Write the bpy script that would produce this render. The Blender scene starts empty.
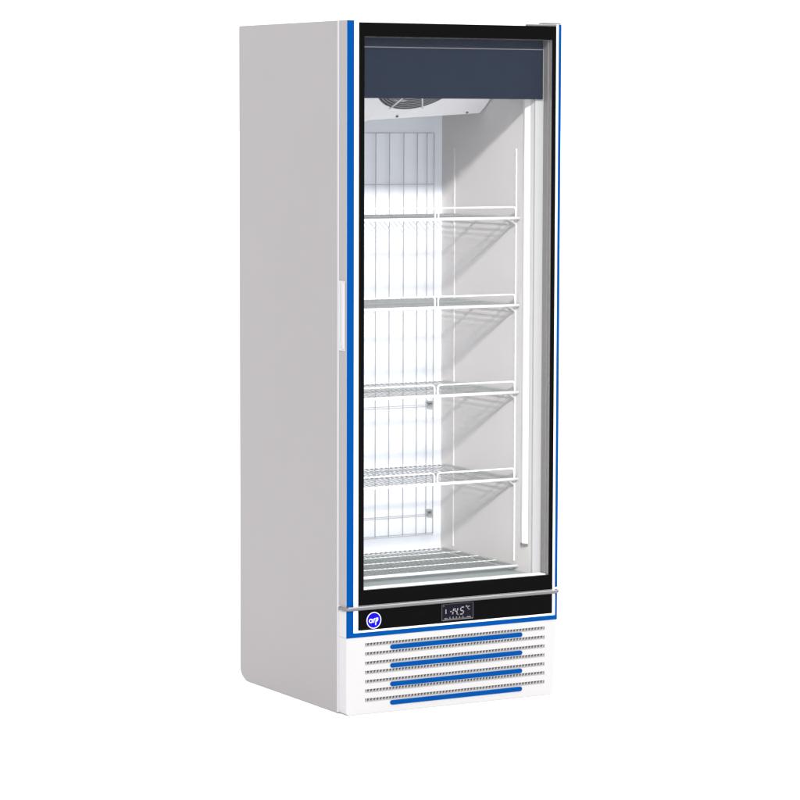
import bpy, bmesh, math, random
from mathutils import Vector, Matrix
random.seed(4)
S = bpy.context.scene
C = S.collection

# ------------------------------------------------------------------ camera
CAMP = (-4.13049, -7.53968, 1.69384)
YAW, PITCH, ROLL, FPX = 0.51887, -0.09096, 0.0027, 3042.4
cy, sy, cp, sp = math.cos(YAW), math.sin(YAW), math.cos(PITCH), math.sin(PITCH)
fwd = Vector((sy*cp, cy*cp, sp)); rt = Vector((cy, -sy, 0)); up = rt.cross(fwd)
c_, s_ = math.cos(ROLL), math.sin(ROLL)
rt, up = c_*rt + s_*up, -s_*rt + c_*up
cam = bpy.data.cameras.new('camera'); camo = bpy.data.objects.new('camera', cam); C.objects.link(camo)
M = Matrix((rt, up, -fwd)).transposed().to_4x4(); M.translation = Vector(CAMP)
camo.matrix_world = M
cam.sensor_width = 36; cam.lens = FPX/800*36; cam.clip_start = .1; cam.clip_end = 2000
S.camera = camo

# ------------------------------------------------------------------ light
w = bpy.data.worlds.new('World'); S.world = w; w.use_nodes = True
w.node_tree.nodes['Background'].inputs[0].default_value = (.965, .985, 1.04, 1)
w.node_tree.nodes['Background'].inputs[1].default_value = 1.6
sun = bpy.data.lights.new('studio_key', 'SUN'); sun.energy = 3.9; sun.angle = math.radians(4); sun.color = (1, .97, .945)
suno = bpy.data.objects.new('studio_key', sun); C.objects.link(suno)
AZ = math.radians(26.8)
d = Vector((math.sin(AZ), math.cos(AZ), -.525*math.cos(AZ)))
suno.rotation_euler = d.to_track_quat('-Z', 'Y').to_euler()
suno.location = (-3, -6, 4)
S.view_settings.view_transform = 'Standard'; S.view_settings.look = 'None'
S.view_settings.exposure = 0; S.view_settings.gamma = 1
S.render.engine = 'CYCLES'
S.cycles.max_bounces = 10; S.cycles.transparent_max_bounces = 16

# ------------------------------------------------------------------ materials
def mat(name, col, rough=.5, metal=0, ior=1.45, spec=.5, wear=0, scale=6, bump=0, stretch=(1, 1, 1)):
    m = bpy.data.materials.new(name); m.use_nodes = True
    nt = m.node_tree; b = nt.nodes['Principled BSDF']
    b.inputs['Base Color'].default_value = (*col, 1)
    b.inputs['Roughness'].default_value = rough; b.inputs['Metallic'].default_value = metal
    b.inputs['IOR'].default_value = ior; b.inputs['Specular IOR Level'].default_value = spec
    if wear or bump:
        tc = nt.nodes.new('ShaderNodeTexCoord'); mp = nt.nodes.new('ShaderNodeMapping')
        mp.inputs['Scale'].default_value = stretch
        nz = nt.nodes.new('ShaderNodeTexNoise'); nz.inputs['Scale'].default_value = scale
        nz.inputs['Detail'].default_value = 4
        nt.links.new(tc.outputs['Object'], mp.inputs[0]); nt.links.new(mp.outputs[0], nz.inputs['Vector'])
        if wear:
            mx = nt.nodes.new('ShaderNodeMix'); mx.data_type = 'RGBA'
            mx.inputs['A'].default_value = (*[c*(1-wear) for c in col], 1)
            mx.inputs['B'].default_value = (*[min(1, c*(1+wear)) for c in col], 1)
            nt.links.new(nz.outputs['Fac'], mx.inputs['Factor']); nt.links.new(mx.outputs['Result'], b.inputs['Base Color'])
        if bump:
            bp = nt.nodes.new('ShaderNodeBump'); bp.inputs['Strength'].default_value = bump
            bp.inputs['Distance'].default_value = .001
            nt.links.new(nz.outputs['Fac'], bp.inputs['Height']); nt.links.new(bp.outputs[0], b.inputs['Normal'])
    return m
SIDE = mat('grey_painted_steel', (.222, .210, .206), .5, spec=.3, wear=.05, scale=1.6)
WHITE = mat('white_frame_paint', (.80, .80, .80), .35)
PANEL = mat('white_plastic_panel', (.362, .353, .351), .5, spec=.3)
SEAM = mat('pale_gasket_trim', (.34, .335, .35), .6)
BLUE = mat('blue_stripe_paint', (.0, .041, .178), .6, spec=.02)
BLACK = mat('black_printed_glass', (.0028, .0028, .0028), .6, spec=.01)
ALU = mat('aluminium_profile', (.165, .158, .16), .4)
SILL = mat('lit_frame_white', (.85, .86, .86), .5)  # whiter than the door profile, light put into the colour
LINER = mat('grey_liner_plastic', (.61, .583, .575), .6)
BACKW = mat('white_liner_back', (.86, .885, .955), .6)
LFLOOR = mat('grey_liner_floor', (.30, .335, .335), .5)
FAST = mat('white_coated_wire', (.88, .88, .88), .4)
WIREG = mat('grey_zinc_wire', (.33, .34, .335), .45)
GUARDW = mat('steel_guard_wire', (.42, .42, .44), .4)
RAIL = mat('white_coated_upright', (.66, .64, .64), .5)
LED = mat('white_light_cover', (.74, .73, .735), .35)
GASK = mat('pale_gasket_rubber', (.40, .395, .40), .6)
HILITE = mat('bar_highlight_tone', (.27, .27, .28), .35)  # paler than the bar, painted-in highlight
BAR = mat('brushed_steel_bar', (.115, .11, .11), .35, spec=.4)
HING = mat('dull_hinge_steel', (.16, .16, .15), .4)
HEAD = mat('dark_blue_header_print', (.007, .012, .024), .6, spec=.08)
SLOT = mat('dark_vent_recess', (.14, .14, .135), .8, spec=.1)
FIN = mat('grey_vent_fin', (.26, .255, .25), .7, spec=.2)
EVAP = mat('white_fan_cover_plastic', (.84, .825, .84), .5)
FAN = mat('grey_fan_blade', (.22, .22, .22), .5)
SCR = mat('dark_screw', (.1, .1, .1), .4)
BADGE = mat('royal_blue_enamel', (.004, .002, .33), .5, spec=.05)
BADW = mat('badge_white', (.55, .55, .62), .4)
DISP = mat('display_window', (.006, .005, .010), .5, spec=.05)
DISPF = mat('display_edge', (.055, .055, .058), .5, spec=.2)
FLOOR = mat('white_studio_floor', (.93, .93, .93), .8, spec=.1)
def emis(name, col, s):
    m = bpy.data.materials.new(name); m.use_nodes = True; b = m.node_tree.nodes['Principled BSDF']
    b.inputs['Base Color'].default_value = (.1, .1, .1, 1); b.inputs['Emission Color'].default_value = (*col, 1)
    b.inputs['Emission Strength'].default_value = s; return m
DIGIT = emis('lit_display_digits', (.9, .92, .95), .24)
DIGIT2 = emis('dim_display_marks', (.85, .9, .88), .05)
def glass(name, tint, refl):
    m = bpy.data.materials.new(name); m.use_nodes = True; nt = m.node_tree; nt.nodes.clear()
    o = nt.nodes.new('ShaderNodeOutputMaterial'); mx = nt.nodes.new('ShaderNodeMixShader')
    t = nt.nodes.new('ShaderNodeBsdfTransparent'); t.inputs[0].default_value = (*tint, 1)
    g = nt.nodes.new('ShaderNodeBsdfGlossy'); g.inputs['Roughness'].default_value = .02
    f = nt.nodes.new('ShaderNodeFresnel'); f.inputs[0].default_value = 1.45
    mu = nt.nodes.new('ShaderNodeMath'); mu.operation = 'MULTIPLY'; mu.inputs[1].default_value = refl
    nt.links.new(f.outputs[0], mu.inputs[0]); nt.links.new(mu.outputs[0], mx.inputs[0])
    nt.links.new(t.outputs[0], mx.inputs[1]); nt.links.new(g.outputs[0], mx.inputs[2])
    nt.links.new(mx.outputs[0], o.inputs[0]); return m
GLASS = glass('clear_door_glass', (.99, .993, .992), .2)

# ------------------------------------------------------------------ mesh helpers
def NB(): return bmesh.new()
def box(bm, x0, x1, y0, y1, z0, z1, bev=0, seg=2):
    t = bmesh.new()
    bmesh.ops.create_cube(t, size=1)
    for v in t.verts:
        v.co = Vector(((x0+x1)/2+v.co.x*(x1-x0), (y0+y1)/2+v.co.y*(y1-y0), (z0+z1)/2+v.co.z*(z1-z0)))
    if bev: bmesh.ops.bevel(t, geom=t.edges[:], offset=bev, segments=seg, affect='EDGES', profile=.5)
    add(bm, t)
def add(bm, t):
    me = bpy.data.meshes.new('tmp'); t.to_mesh(me); t.free(); bm.from_mesh(me); bpy.data.meshes.remove(me)
def prism(bm, pts, axis, a, b):
    """closed outline (2D points in the two other axes) extruded along axis from a to b"""
    def P(p, q):
        l = list(p); l.insert(axis, q); return Vector(l)
    A = [bm.verts.new(P(p, a)) for p in pts]; B = [bm.verts.new(P(p, b)) for p in pts]
    n = len(pts); fs = [bm.faces.new(A), bm.faces.new(B)]
    for i in range(n): fs.append(bm.faces.new((A[i], A[(i+1) % n], B[(i+1) % n], B[i])))
    bmesh.ops.recalc_face_normals(bm, faces=fs)
def ring(bm, ox0, ox1, oz0, oz1, ix0, ix1, iz0, iz1, y0, y1):
    """rectangular frame in the x-z plane, y0..y1 thick, one welded solid"""
    O = [(ox0, oz0), (ox1, oz0), (ox1, oz1), (ox0, oz1)]; I = [(ix0, iz0), (ix1, iz0), (ix1, iz1), (ix0, iz1)]
    V = [[bm.verts.new((x, y, z)) for x, z in L] for y in (y0, y1) for L in (O, I)]
    fs = []
    for i in range(4):
        j = (i+1) % 4
        fs += [bm.faces.new((V[0][i], V[0][j], V[1][j], V[1][i])), bm.faces.new((V[2][i], V[2][j], V[3][j], V[3][i])),
               bm.faces.new((V[0][i], V[0][j], V[2][j], V[2][i])), bm.faces.new((V[1][i], V[1][j], V[3][j], V[3][i]))]
    bmesh.ops.recalc_face_normals(bm, faces=fs)
def tube(bm, pts, r, n=8, closed=False):
    pts = [Vector(p) for p in pts]; N = len(pts); rings = []
    prev = None
    for i, p in enumerate(pts):
        if closed: t = (pts[(i+1) % N]-pts[i-1])
        else: t = pts[min(i+1, N-1)]-pts[max(i-1, 0)]
        t.normalize()
        if prev is None:
            a = Vector((0, 0, 1)) if abs(t.z) < .9 else Vector((1, 0, 0)); u = t.cross(a).normalized()
        else: u = (prev - t*prev.dot(t)).normalized()
        prev = u; v = t.cross(u)
        rings.append([bm.verts.new(p+r*(math.cos(k*2*math.pi/n)*u+math.sin(k*2*math.pi/n)*v)) for k in range(n)])
    fs = []
    for i in range(N if closed else N-1):
        A, B = rings[i], rings[(i+1) % N]
        for k in range(n): fs.append(bm.faces.new((A[k], A[(k+1) % n], B[(k+1) % n], B[k])))
    if not closed: fs += [bm.faces.new(rings[0]), bm.faces.new(rings[-1])]
    bmesh.ops.recalc_face_normals(bm, faces=fs)
def arc(cx, cz, r, a0, a1, y, n=6):
    return [(cx+r*math.cos(math.radians(a0+(a1-a0)*i/n)), y, cz+r*math.sin(math.radians(a0+(a1-a0)*i/n))) for i in range(n+1)]
def disc(bm, cx, cz, y0, y1, r, n=40): prism(bm, [(cx+r*math.cos(k*2*math.pi/n), cz+r*math.sin(k*2*math.pi/n)) for k in range(n)], 1, y0, y1)
def obj(name, bm, m, parent=None, smooth=False, label=None):
    me = bpy.data.meshes.new(name); bm.to_mesh(me); bm.free(); me.materials.append(m)
    if smooth:
        for p in me.polygons: p.use_smooth = True
    o = bpy.data.objects.new(name, me); C.objects.link(o)
    if parent: o.parent = parent
    if label: o['label'] = label
    return o

# ------------------------------------------------------------------ setting
b = NB()
n = 64
b.faces.new([b.verts.new((600*math.cos(k*2*math.pi/n), 600*math.sin(k*2*math.pi/n), -.001)) for k in range(n)])
fl = obj('floor', b, FLOOR); fl['kind'] = 'structure'
fl['label'] = 'plain seamless white studio floor under the freezer'

# ------------------------------------------------------------------ freezer
W, D, H = .7142, .6716, 1.98
F = bpy.data.objects.new('display_freezer', None); C.objects.link(F)
F['label'] = 'tall upright display freezer with glass door, blue edge stripes and louvred base'
F['category'] = 'freezer'

# cabinet: side profile with rounded lower back corner, left and right skins, top, back and base
YF = .0545
IX0, IX1, IZ0, IZ1, IYB = .060, .655, .358, 1.925, .582
prof = [(YF, 0), (D-.062, 0)] + [(D-.062+.062*math.sin(a), .036-.036*math.cos(a)) for a in [math.radians(t) for t in (15, 30, 45, 60, 75, 90)]] + [(D, H-.004), (D-.004, H), (YF, H)]
b = NB()
prism(b, prof, 0, 0, .0585)
prism(b, prof, 0, IX1+.0015, W)
box(b, .0585, IX1+.0015, YF, D-.002, IZ1+.0015, H-.0005)
box(b, .0585, IX1+.0015, IYB+.0015, D-.002, .05, IZ1+.0015)
box(b, .0585, IX1+.0015, YF, IYB+.0015, .05, IZ0-.0015)
cab = obj('cabinet', b, SIDE, F)
for xa, xb in ((-.0012, .012), (W-.012, W+.0012)):   # pale strip running down the front edge of each side
    b = NB(); box(b, xa, xb, .0448, .0537, .003, H-.001, .0008, 1); obj('edge_trim', b, SEAM, cab)
b = NB()
ring(b, .0125, W-.0125, .33, H-.006, IX0, IX1+.0005, IZ0, IZ1, .0455, YF-.0005)
obj('door_gasket', b, GASK, cab)

b = NB(); box(b, IX1, IX1+.0013, YF, IYB, IZ0, IZ1); obj('inner_side_wall', b, LINER, F)
b = NB(); box(b, IX0-.0013, IX0, YF, IYB, IZ0, IZ1); obj('inner_side_wall', b, LINER, F)
b = NB(); box(b, IX0, IX1, IYB, IYB+.0013, IZ0, IZ1); bw = obj('inner_back_wall', b, BACKW, F)
b = NB(); box(b, IX0, IX1, YF, IYB, IZ1, IZ1+.0013); obj('inner_ceiling', b, EVAP, F)
b = NB(); box(b, IX0, IX1, YF, IYB, IZ0-.0013, IZ0); obj('inner_floor', b, LFLOOR, F)

# ---- door
GX0, GX1, GZ0, GZ1 = .056, .6825, .360, 1.935
b = NB(); ring(b, 0, W, .316, H, GX0-.0015, GX1+.0015, GZ0-.0015, GZ1+.0015, .0006, .0443)
door = obj('door', b, SIDE, F)
b = NB(); ring(b, .0005, W-.0005, .316, H-.0002, GX0-.0015, GX1+.0015, GZ0-.0015, GZ1+.0015, -.0006, .0004)
obj('white_border', b, WHITE, door)
b = NB(); ring(b, .0385, .6965, .3163, 1.9745, GX0, GX1, GZ0, GZ1, -.0022, -.0008)
obj('black_border', b, BLACK, door)
b = NB(); box(b, .0002, .0233, -.0016, -.0008, .3163, H-.0005); obj('blue_stripe', b, BLUE, door)
b = NB(); box(b, .7050, W-.0002, -.0016, -.0008, .322, H-.0005); obj('blue_stripe', b, BLUE, door)
b = NB(); ring(b, GX0-.0013, GX1+.0013, GZ0-.0013, GZ1+.0013, GX0, GX1, GZ0, GZ1, .0007, .0440)
box(b, GX1-.003, GX1+.0, .016, .0225, GZ0, GZ1)          # spacer rib between the panes
obj('inner_frame', b, ALU, door)
b = NB(); box(b, GX0, GX1-.0035, .0075, .0435, GZ0, GZ0+.0025, .0008, 1); obj('lit_frame_bottom', b, SILL, door)  # bottom of the inner frame, painted white for the light it catches
b = NB(); box(b, GX0+.0002, GX1-.0002, .002, .006, GZ0+.0002, GZ1-.0002); obj('glass_pane', b, GLASS, door)
b = NB(); box(b, GX0+.0002, GX1-.006, .0365, .0395, GZ0+.003, 1.7622); obj('glass_pane', b, GLASS, door)
b = NB(); box(b, GX0+.0002, GX1-.006, .0375, .0405, 1.7626, GZ1-.001); hb = obj('header_band', b, HEAD, door)
b = NB(); tube(b, [(GX0+.001, .0368, 1.907), (GX1-.0065, .0368, 1.907)], .0011); obj('header_line', b, ALU, hb)
# grip on the opening edge
b = NB()
t = NB(); prism(t, [(.0065, 1.0475), (.0435, 1.0475), (.0435, 1.2465), (.0065, 1.2465)], 0, -.0022, .0002)
bmesh.ops.bevel(t, geom=t.edges[:], offset=.0008, segments=1, affect='EDGES'); add(b, t)
box(b, -.0075, -.002, .0065, .0125, 1.054, 1.240, .001)
box(b, -.0045, -.002, .0335, .0375, 1.070, 1.240, .001)
box(b, -.0045, -.002, .012, .0375, 1.058, 1.062, .001)
hd = obj('door_handle', b, PANEL, door)

# ---- hinge at the top right corner
b = NB()
box(b, .655, .712, -.003, .030, H+.0005, H+.0045, .001)
box(b, .690, .716, .0255, .090, H+.0012, H+.0038, .001)
obj('top_hinge', b, HING, F)
b = NB(); box(b, .590, .697, -.0045, -.001, 1.9752, 1.9790, .0008, 1); obj('door_top_strip', b, BAR, F)

# ---- steel bar under the door, wrapped round both corners
b = NB()
path = [(-.0020, .034, .3085), (-.0022, .010, .3085), (-.001, .001, .3085), (.004, -.0045, .3085), (.012, -.006, .3085)]
path += [(W*k/10, -.006, .3085) for k in range(1, 10)]
path += [(W-.012, -.006, .3085), (W-.004, -.0045, .3085), (W+.001, .001, .3085), (W+.0015, .010, .3085), (W+.001, .034, .3085)]
tube(b, path, .0055, 10)
sb = obj('steel_bar', b, BAR, F, smooth=True)
b = NB(); tube(b, [Vector(p)+Vector((0, -.0018, .0038)) for p in path[3:-3]], .0026, 8); obj('bar_highlight', b, HILITE, sb, smooth=True)  # thin pale tube drawn as the highlight along the bar's top

# ---- control panel band
b = NB(); box(b, .0005, W-.0005, .0002, .0440, .2248, .3155, .0004, 1); cpn = obj('control_panel', b, PANEL, F)
b = NB(); box(b, .0233, .7065, -.0006, .0002, .2380, .3155); obj('white_border', b, WHITE, cpn)
b = NB(); box(b, .0385, .6965, -.0016, -.0007, .2440, .3150); obj('black_band', b, BLACK, cpn)
b = NB()
prism(b, [(.0003, .2245), (W-.0003, .2245), (W-.0003, .3155), (.7065, .3155), (.7065, .2378), (.0233, .2378), (.0233, .3155), (.0003, .3155)], 1, -.0012, -.0001)
obj('blue_stripe', b, BLUE, cpn)
b = NB(); box(b, .3150, .4215, -.0030, -.0018, .2515, .2990, .0005, 1)
dp = obj('display_window', b, DISP, cpn)
b = NB()
ring(b, .3145, .4220, .2510, .2995, .3162, .4203, .2530, .2985, -.0036, -.0031)
obj('display_edge', b, DISPF, cpn)
b = NB(); box(b, .3165, .4200, -.0040, -.0034, .2514, .2532); obj('display_sill', b, BAR, cpn)
# digits: -14.5 in slanted seven-segment strokes
def seg_digit(bm, ox, oz, wd, ht, segs, th, sl=.22, y=-.0042):
    pts = {'a': ((0, 1), (1, 1)), 'b': ((1, 1), (1, .5)), 'c': ((1, .5), (1, 0)), 'd': ((0, 0), (1, 0)), 'e': ((0, .5), (0, 0)), 'f': ((0, 1), (0, .5)), 'g': ((0, .5), (1, .5))}
    for s in segs:
        (x0, z0), (x1, z1) = pts[s]
        P0 = Vector((ox+x0*wd+z0*ht*sl, oz+z0*ht)); P1 = Vector((ox+x1*wd+z1*ht*sl, oz+z1*ht))
        dr = (P1-P0); L = dr.length; dr.normalize(); nn = Vector((-dr.y, dr.x)); P0 += dr*th*.35; P1 -= dr*th*.35
        h = th/2
        prism(bm, [tuple(P0), tuple(P0+dr*h+nn*h), tuple(P1-dr*h+nn*h), tuple(P1), tuple(P1-dr*h-nn*h), tuple(P0+dr*h-nn*h)], 1, y, y+.0009)
b = NB()
dz, dh = .2665, .0200
seg_digit(b, .3395, dz, .0080, dh, 'g', .0028)
seg_digit(b, .3460, dz, .0050, dh, 'bc', .0028)
seg_digit(b, .3560, dz, .0090, dh, 'fgbc', .0026)
box(b, .3682, .3708, -.0042, -.0033, dz-.0012, dz+.0014)
seg_digit(b, .3755, dz, .0110, dh, 'afgcd', .0028)
obj('display_digits', b, DIGIT, cpn)
b = NB()
tube(b, [(.3985+.0022*math.cos(k*math.pi/4), -.0038, .2885+.0022*math.sin(k*math.pi/4)) for k in range(8)], .0007, 6, True)
obj('degree_mark', b, DIGIT, cpn); b = NB()
tube(b, arc(.4075, .2835, .0048, 60, 300, -.0038, 8), .0008, 6)
obj('unit_letter', b, DIGIT, cpn); b = NB()
box(b, .3275, .3300, -.0042, -.0032, .271, .284); obj('status_mark', b, DIGIT, cpn)
b = NB(); box(b, .3195, .3225, -.0042, -.0032, .2935, .2955); obj('corner_mark', b, DIGIT2, cpn)
b = NB(); box(b, .324, .413, -.0034, -.0031, .2548, .2556)
for i, x in enumerate((.324, .331, .341, .352, .363, .374, .385, .400, .407)):
    box(b, x, x+(.0055 if i in (0, 7, 8) else .0025), -.0042, -.0032, .2550, .2585 if i in (0, 1, 7, 8) else .2610)
obj('display_icons', b, DIGIT2, cpn)
# round badge with lettering
BX, BZ, BR = .0885, .2712, .0235
b = NB(); disc(b, BX, BZ, -.0040, -.0017, BR); bd = obj('round_badge', b, BADGE, cpn)
b = NB(); tube(b, [(BX+(BR-.0006)*math.cos(k*math.pi/24), -.0040, BZ+(BR-.0006)*math.sin(k*math.pi/24)) for k in range(48)], .0013, 8, True)
obj('badge_rim', b, BADW, cpn, smooth=True)
b = NB(); yb = -.0046; r = .00150
lx = BX-.0145
tube(b, [(lx+.0040+.0048*math.cos(k*math.pi/6), yb, BZ-.0012+.0052*math.sin(k*math.pi/6)) for k in range(12)], r, 8, True)
tube(b, [(lx+.0094, yb, BZ+.0040), (lx+.0088, yb, BZ-.0030), (lx+.0102, yb, BZ-.0062)], r)
tube(b, [(lx+.0150, yb, BZ+.0050), (lx+.0136, yb, BZ-.0062)], r)
tube(b, [(lx+.0146, yb, BZ+.0015), (lx+.0168, yb, BZ+.0048), (lx+.0190, yb, BZ+.0052)], r)
tube(b, [(lx+.0222, yb, BZ+.0055), (lx+.0206, yb, BZ-.0050), (lx+.0198, yb, BZ-.0140)], r)
tube(b, [(lx+.0215, yb, BZ+.0030), (lx+.0240, yb, BZ+.0066), (lx+.0268, yb, BZ+.0058), (lx+.0274, yb, BZ+.0020), (lx+.0250, yb, BZ-.0022), (lx+.0212, yb, BZ-.0030)], r)
obj('badge_lettering', b, BADW, cpn, smooth=True)

# ---- louvred base panel: seven real slots with slanted fins, four blue slats
zs = [.2005-.02683*k for k in range(7)]
SX0, SX1, SH = .0625, .6720, .0104
def edge_x(z): return .7135-.013*(1-z/.2243)*1.0
b = NB()
levels = [.2243]
for z in zs: levels += [z+SH/2, z-SH/2]
levels.append(0.0)
yF = .0004
for k in range(0, len(levels), 2):            # solid bands between the slots
    z1, z0 = levels[k], levels[k+1]
    prism(b, [(SX0, z0), (SX1, z0), (SX1, z1), (SX0, z1)], 1, yF, .012)
zL = [.2243, .012, .006, .002, 0]; xL = [.0006, .0006, .002, .005, .010]
prism(b, [(SX0, .2243), (SX0, 0)] + [(x, z) for x, z in zip(xL[::-1], zL[::-1])], 1, yF, .0440)
prism(b, [(SX1, 0), (SX1, .2243), (edge_x(.2243), .2243), (edge_x(.008), .008), (edge_x(0)-.006, 0)], 1, yF, .0440)
base = obj('base_panel', b, PANEL, F)
b = NB(); box(b, SX0, SX1, .0125, .0140, .002, .2235); obj('vent_recess', b, SLOT, base)
for z in zs:
    b = NB()
    nf = 58; pt = (SX1-SX0)/nf
    for i in range(nf):
        x = SX0+pt*i
        prism(b, [(x+.0012, z-SH/2), (x+.0066, z-SH/2), (x+.0088, z+SH/2), (x+.0058, z+SH/2)], 1, .0030, .0075)
    prism(b, [(SX0, z-SH/2), (SX1, z-SH/2), (SX1, z-SH/2+.0030), (SX0, z-SH/2+.0030)], 1, .0018, .0029)
    obj('vent_louvre', b, FIN, base)
for k in range(4):
    z = .1884-.05405*k; h = .0067; pts = []
    for a in range(-90, 91, 15): pts.append((.5860+h*math.cos(math.radians(a)), z+h*math.sin(math.radians(a))))
    for a in range(90, 271, 15): pts.append((.1515+h*math.cos(math.radians(a)), z+h*math.sin(math.radians(a))))
    b = NB(); t = NB(); prism(t, pts, 1, -.0022, .0003)
    add(b, t); obj('blue_slat', b, BLUE, base)

# ---- uprights
for x, sgn in ((IX1, -1), (IX0, 1)):
    for y in (.148, .505):
        b = NB(); x1 = x+sgn*.0035
        box(b, min(x, x1), max(x, x1), y-.0034, y-.0004, .385, 1.616)
        for k in range(49): box(b, min(x, x1), max(x, x1), y-.0004, y+.0036, .385+k*.0254, .385+k*.0254+.0135)
        obj('shelf_upright', b, RAIL, F)

# ---- shelves
SY0, SY1 = .128, .560
def shelf(z, name, rails=True):
    b = NB(); x0, x1 = .066, .650
    N = 34
    for i in range(N+1):
        x = x0+(x1-x0)*i/N
        box(b, x-.0021, x+.0021, SY0, SY1, z-.0007, z+.0007)
    for y in (.150, .345, SY1): 
        tube(b, [(x0, y, z-.0030), (x1, y, z-.0024)], .0014, 6)
    for x in (x0, x1): tube(b, [(x, SY0, z-.001), (x, SY1, z-.001)], .003, 6)
    s = obj(name, b, WIREG, F)
    b = NB(); tube(b, [(.0635, SY0-.002, z-.0012), (.6525, SY0-.002, z-.0012)], .0046, 8)
    obj('front_bar', b, FAST, s, smooth=True)
    for y in ((.240, .345, .450) if not rails else (.345,)):
        b = NB()
        tube(b, [(x0, y, z+.0014), (x1, y, z+.0014)], .0009, 6)
        for i in range(N):
            x = x0+(x1-x0)*(i+.5)/N
            box(b, x-.0030, x+.0030, y-.0028, y+.0028, z+.0010, z+.0028)
        obj('cross_wire', b, FAST if not rails else WIREG, s)
    if rails:
        for a, c in ((.073, .3625), (.3735, .6385)):
            b = NB(); zt = z+.0315; rr = .009; yy = SY0-.004
            pts = [(a, yy, z)]+arc(a+rr, zt-rr, rr, 180, 90, yy)+arc(c-rr, zt-rr, rr, 90, 0, yy)+[(c, yy, z)]
            tube(b, pts, .0024, 8); obj('front_rail', b, FAST, s, smooth=True)
        for xa, sg, xc in ((.6515, -1, .622), (.0635, 1, .092)):
            for y in (.148, .505):
                b = NB()
                prism(b, [(y-.004, z-.003), (y+.05, z-.003), (y+.004, z-.022), (y-.004, z-.022)], 0, min(xa, xa+sg*.0025), max(xa, xa+sg*.0025))
                if y < .2: tube(b, [(xc, SY0+.002, z-.004), (xa, .145, z-.020)], .0022, 6)
                obj('shelf_bracket', b, RAIL, s)
    return s
for z in (1.4140, 1.1552, .8960, .6360): shelf(z, 'wire_shelf')
shelf(.3745, 'bottom_rack', False)

# ---- light bar on the right wall
b = NB()
prism(b, [(IX1, .071), (IX1-.0085, .089), (IX1-.006, .100), (IX1, .112)], 2, .446, IZ1-.002)
lb = obj('light_bar', b, LED, F)
b = NB(); prism(b, [(IX1, .070), (IX1-.0095, .089), (IX1-.007, .101), (IX1, .113)], 2, .438, .4458); obj('end_cap', b, ALU, lb)

# ---- evaporator housing with fan
b = NB()
YA, YB = .080, .345
def zz(y): return 1.723-(y-.345)*.763
L = [(.262, YB, 1.7005), (.650, YB, 1.7230), (.650, YA, zz(YA)), (.064, YA, zz(YA)), (.064, YB, 1.672), (.235, YB, 1.672)]
# sloped cover with a round opening: outline fan of quads to a circle
FC = Vector((.372, .220, zz(.220))); ux = Vector((1, 0, 0)); uy = Vector((0, 1, -.763)).normalized(); un = ux.cross(uy)
if un.z > 0: un = -un
FR = .139
nseg = 72
inner = [FC+FR*(math.cos(k*2*math.pi/nseg)*ux+math.sin(k*2*math.pi/nseg)*uy) for k in range(nseg)]
def outer_pt(k):
    a = k*2*math.pi/nseg; dx, dy = math.cos(a), math.sin(a)
    tb = []
    if dx > 1e-6: tb.append((.650-FC.x)/dx)
    if dx < -1e-6: tb.append((.064-FC.x)/dx)
    if dy > 1e-6: tb.append(((YB-FC.y)/uy.y)/dy)
    if dy < -1e-6: tb.append(((YA-FC.y)/uy.y)/dy)
    t = min(tb); p = FC+t*(dx*ux+dy*uy)
    return p
outer = [outer_pt(k) for k in range(nseg)]
for v in outer:                      # drain edge falls to the left
    if v.x < .66 and v.y > YB-.02: v.z -= max(0, (.650-v.x))*.058
    if v.x < .262 and v.y > YB-.02: v.z -= (.262-v.x)*.35 if v.x > .18 else .028
def quadring(A, B, fs):
    a = [b.verts.new(p) for p in A]; c = [b.verts.new(p) for p in B]
    for k in range(len(a)):
        fs.append(b.faces.new((a[k], a[(k+1) % nseg], c[(k+1) % nseg], c[k])))
fs = []
quadring(inner, outer, fs)
quadring(outer, [Vector((p.x, p.y, IZ1-.001)) if p.y < YA+.001 or p.x < .07 or p.x > .64 else Vector((p.x, p.y+.004, IZ1-.001)) for p in outer], fs)
bmesh.ops.remove_doubles(b, verts=b.verts[:], dist=1e-5)
ev = obj('fan_cover', b, EVAP, F)
b = NB()
t = NB(); prism(t, [(-.7, -.7), (.7, -.7), (.7, .7), (-.7, .7)], 2, 0, .001); t.free()
def P(r_, a, off=0): return FC+r_*(math.cos(a)*ux+math.sin(a)*uy)+un*off
for r_ in [.020+.0084*i for i in range(15)]:
    tube(b, [P(r_, k*math.pi/18, .002) for k in range(36)], .0010, 5, True)
for k in range(8):
    pass
gg = obj('fan_guard', b, GUARDW, ev, smooth=True)
b = NB()
for k in range(8):
    a = k*math.pi/4+.35; tube(b, [P(0, a, .004), P(FR+.004, a, .004)], .0024, 6)
obj('guard_spokes', b, FAST, ev, smooth=True)
b = NB()
b = NB()
t_ = [P(.034, k*math.pi/12, -.010) for k in range(24)]; u_ = [P(.034, k*math.pi/12, -.026) for k in range(24)]
A = [b.verts.new(p) for p in t_]; B = [b.verts.new(p) for p in u_]; b.faces.new(A); b.faces.new(B)
for i in range(24): b.faces.new((A[i], A[(i+1) % 24], B[(i+1) % 24], B[i]))

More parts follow.
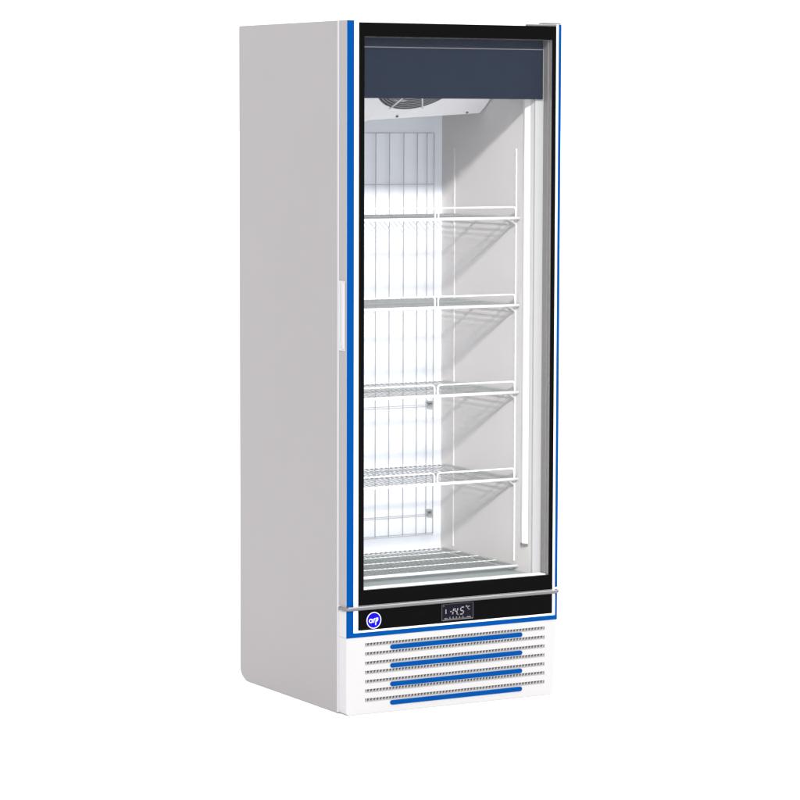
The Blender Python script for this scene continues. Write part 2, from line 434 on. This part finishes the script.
for k in range(5):
    a = k*2*math.pi/5+.2
    q = [P(.03, a, -.018), P(.125, a-.1, -.024), P(.128, a+.55, -.014), P(.03, a+.5, -.012)]
    A = [b.verts.new(p) for p in q]; B = [b.verts.new(p-un*.002) for p in q]
    f = [b.faces.new(A), b.faces.new(B)]
    for i in range(4): f.append(b.faces.new((A[i], A[(i+1) % 4], B[(i+1) % 4], B[i])))
    bmesh.ops.recalc_face_normals(b, faces=f)
obj('fan_blades', b, FAN, ev)
b = NB(); fsn = [b.verts.new(P(FR-.0005, k*2*math.pi/36, -.0295)) for k in range(36)]; b.faces.new(fsn)
A = [b.verts.new(P(FR+.001, k*2*math.pi/36, -.0008)) for k in range(36)]; B = fsn
for i in range(36): b.faces.new((A[i], A[(i+1) % 36], B[(i+1) % 36], B[i]))
obj('fan_throat', b, SLOT, ev)
for (x, y) in ((.357, .3440), (.598, .343)):
    b = NB(); c = Vector((x, y-.004, zz(y-.004)-(.65-x)*.05)); 
    tube(b, [c+un*.000, c+un*.0018], .0042, 10); obj('screw', b, SCR, ev)
b = NB()
tube(b, [(.238, .345, 1.700), (.243, .345, 1.684), (.243, .345, 1.668)], .004, 8)
obj('drain_fitting', b, SCR, ev)

# ---- wire guard on the back wall
GY = .566
b = NB(); xs = [.097, .1234, .1714, .2194, .2674, .3154, .3634, .4114, .4593, .5095, .5573, .5920, .6170]
for i, x in enumerate(xs): tube(b, [(x, GY, .421), (x, GY, 1.662)], .0014, 6)
for z in (1.662, 1.505, .823, .4815, .4225): tube(b, [(xs[0], GY+.0025, z), (xs[-1], GY+.0025, z)], .0012, 6)
gd = obj('wire_guard', b, GUARDW, F)
for z in (.8255, .4870):
    for x in (.604, .110):
        b = NB()
        box(b, x-.006, x+.009, GY-.005, IYB, z+.004, z+.009, .001); box(b, x-.006, x+.009, GY-.005, IYB, z-.009, z-.004, .001)
        box(b, x+.007, x+.010, GY-.004, IYB, z-.009, z+.009)
        obj('guard_clip', b, WIREG, gd)
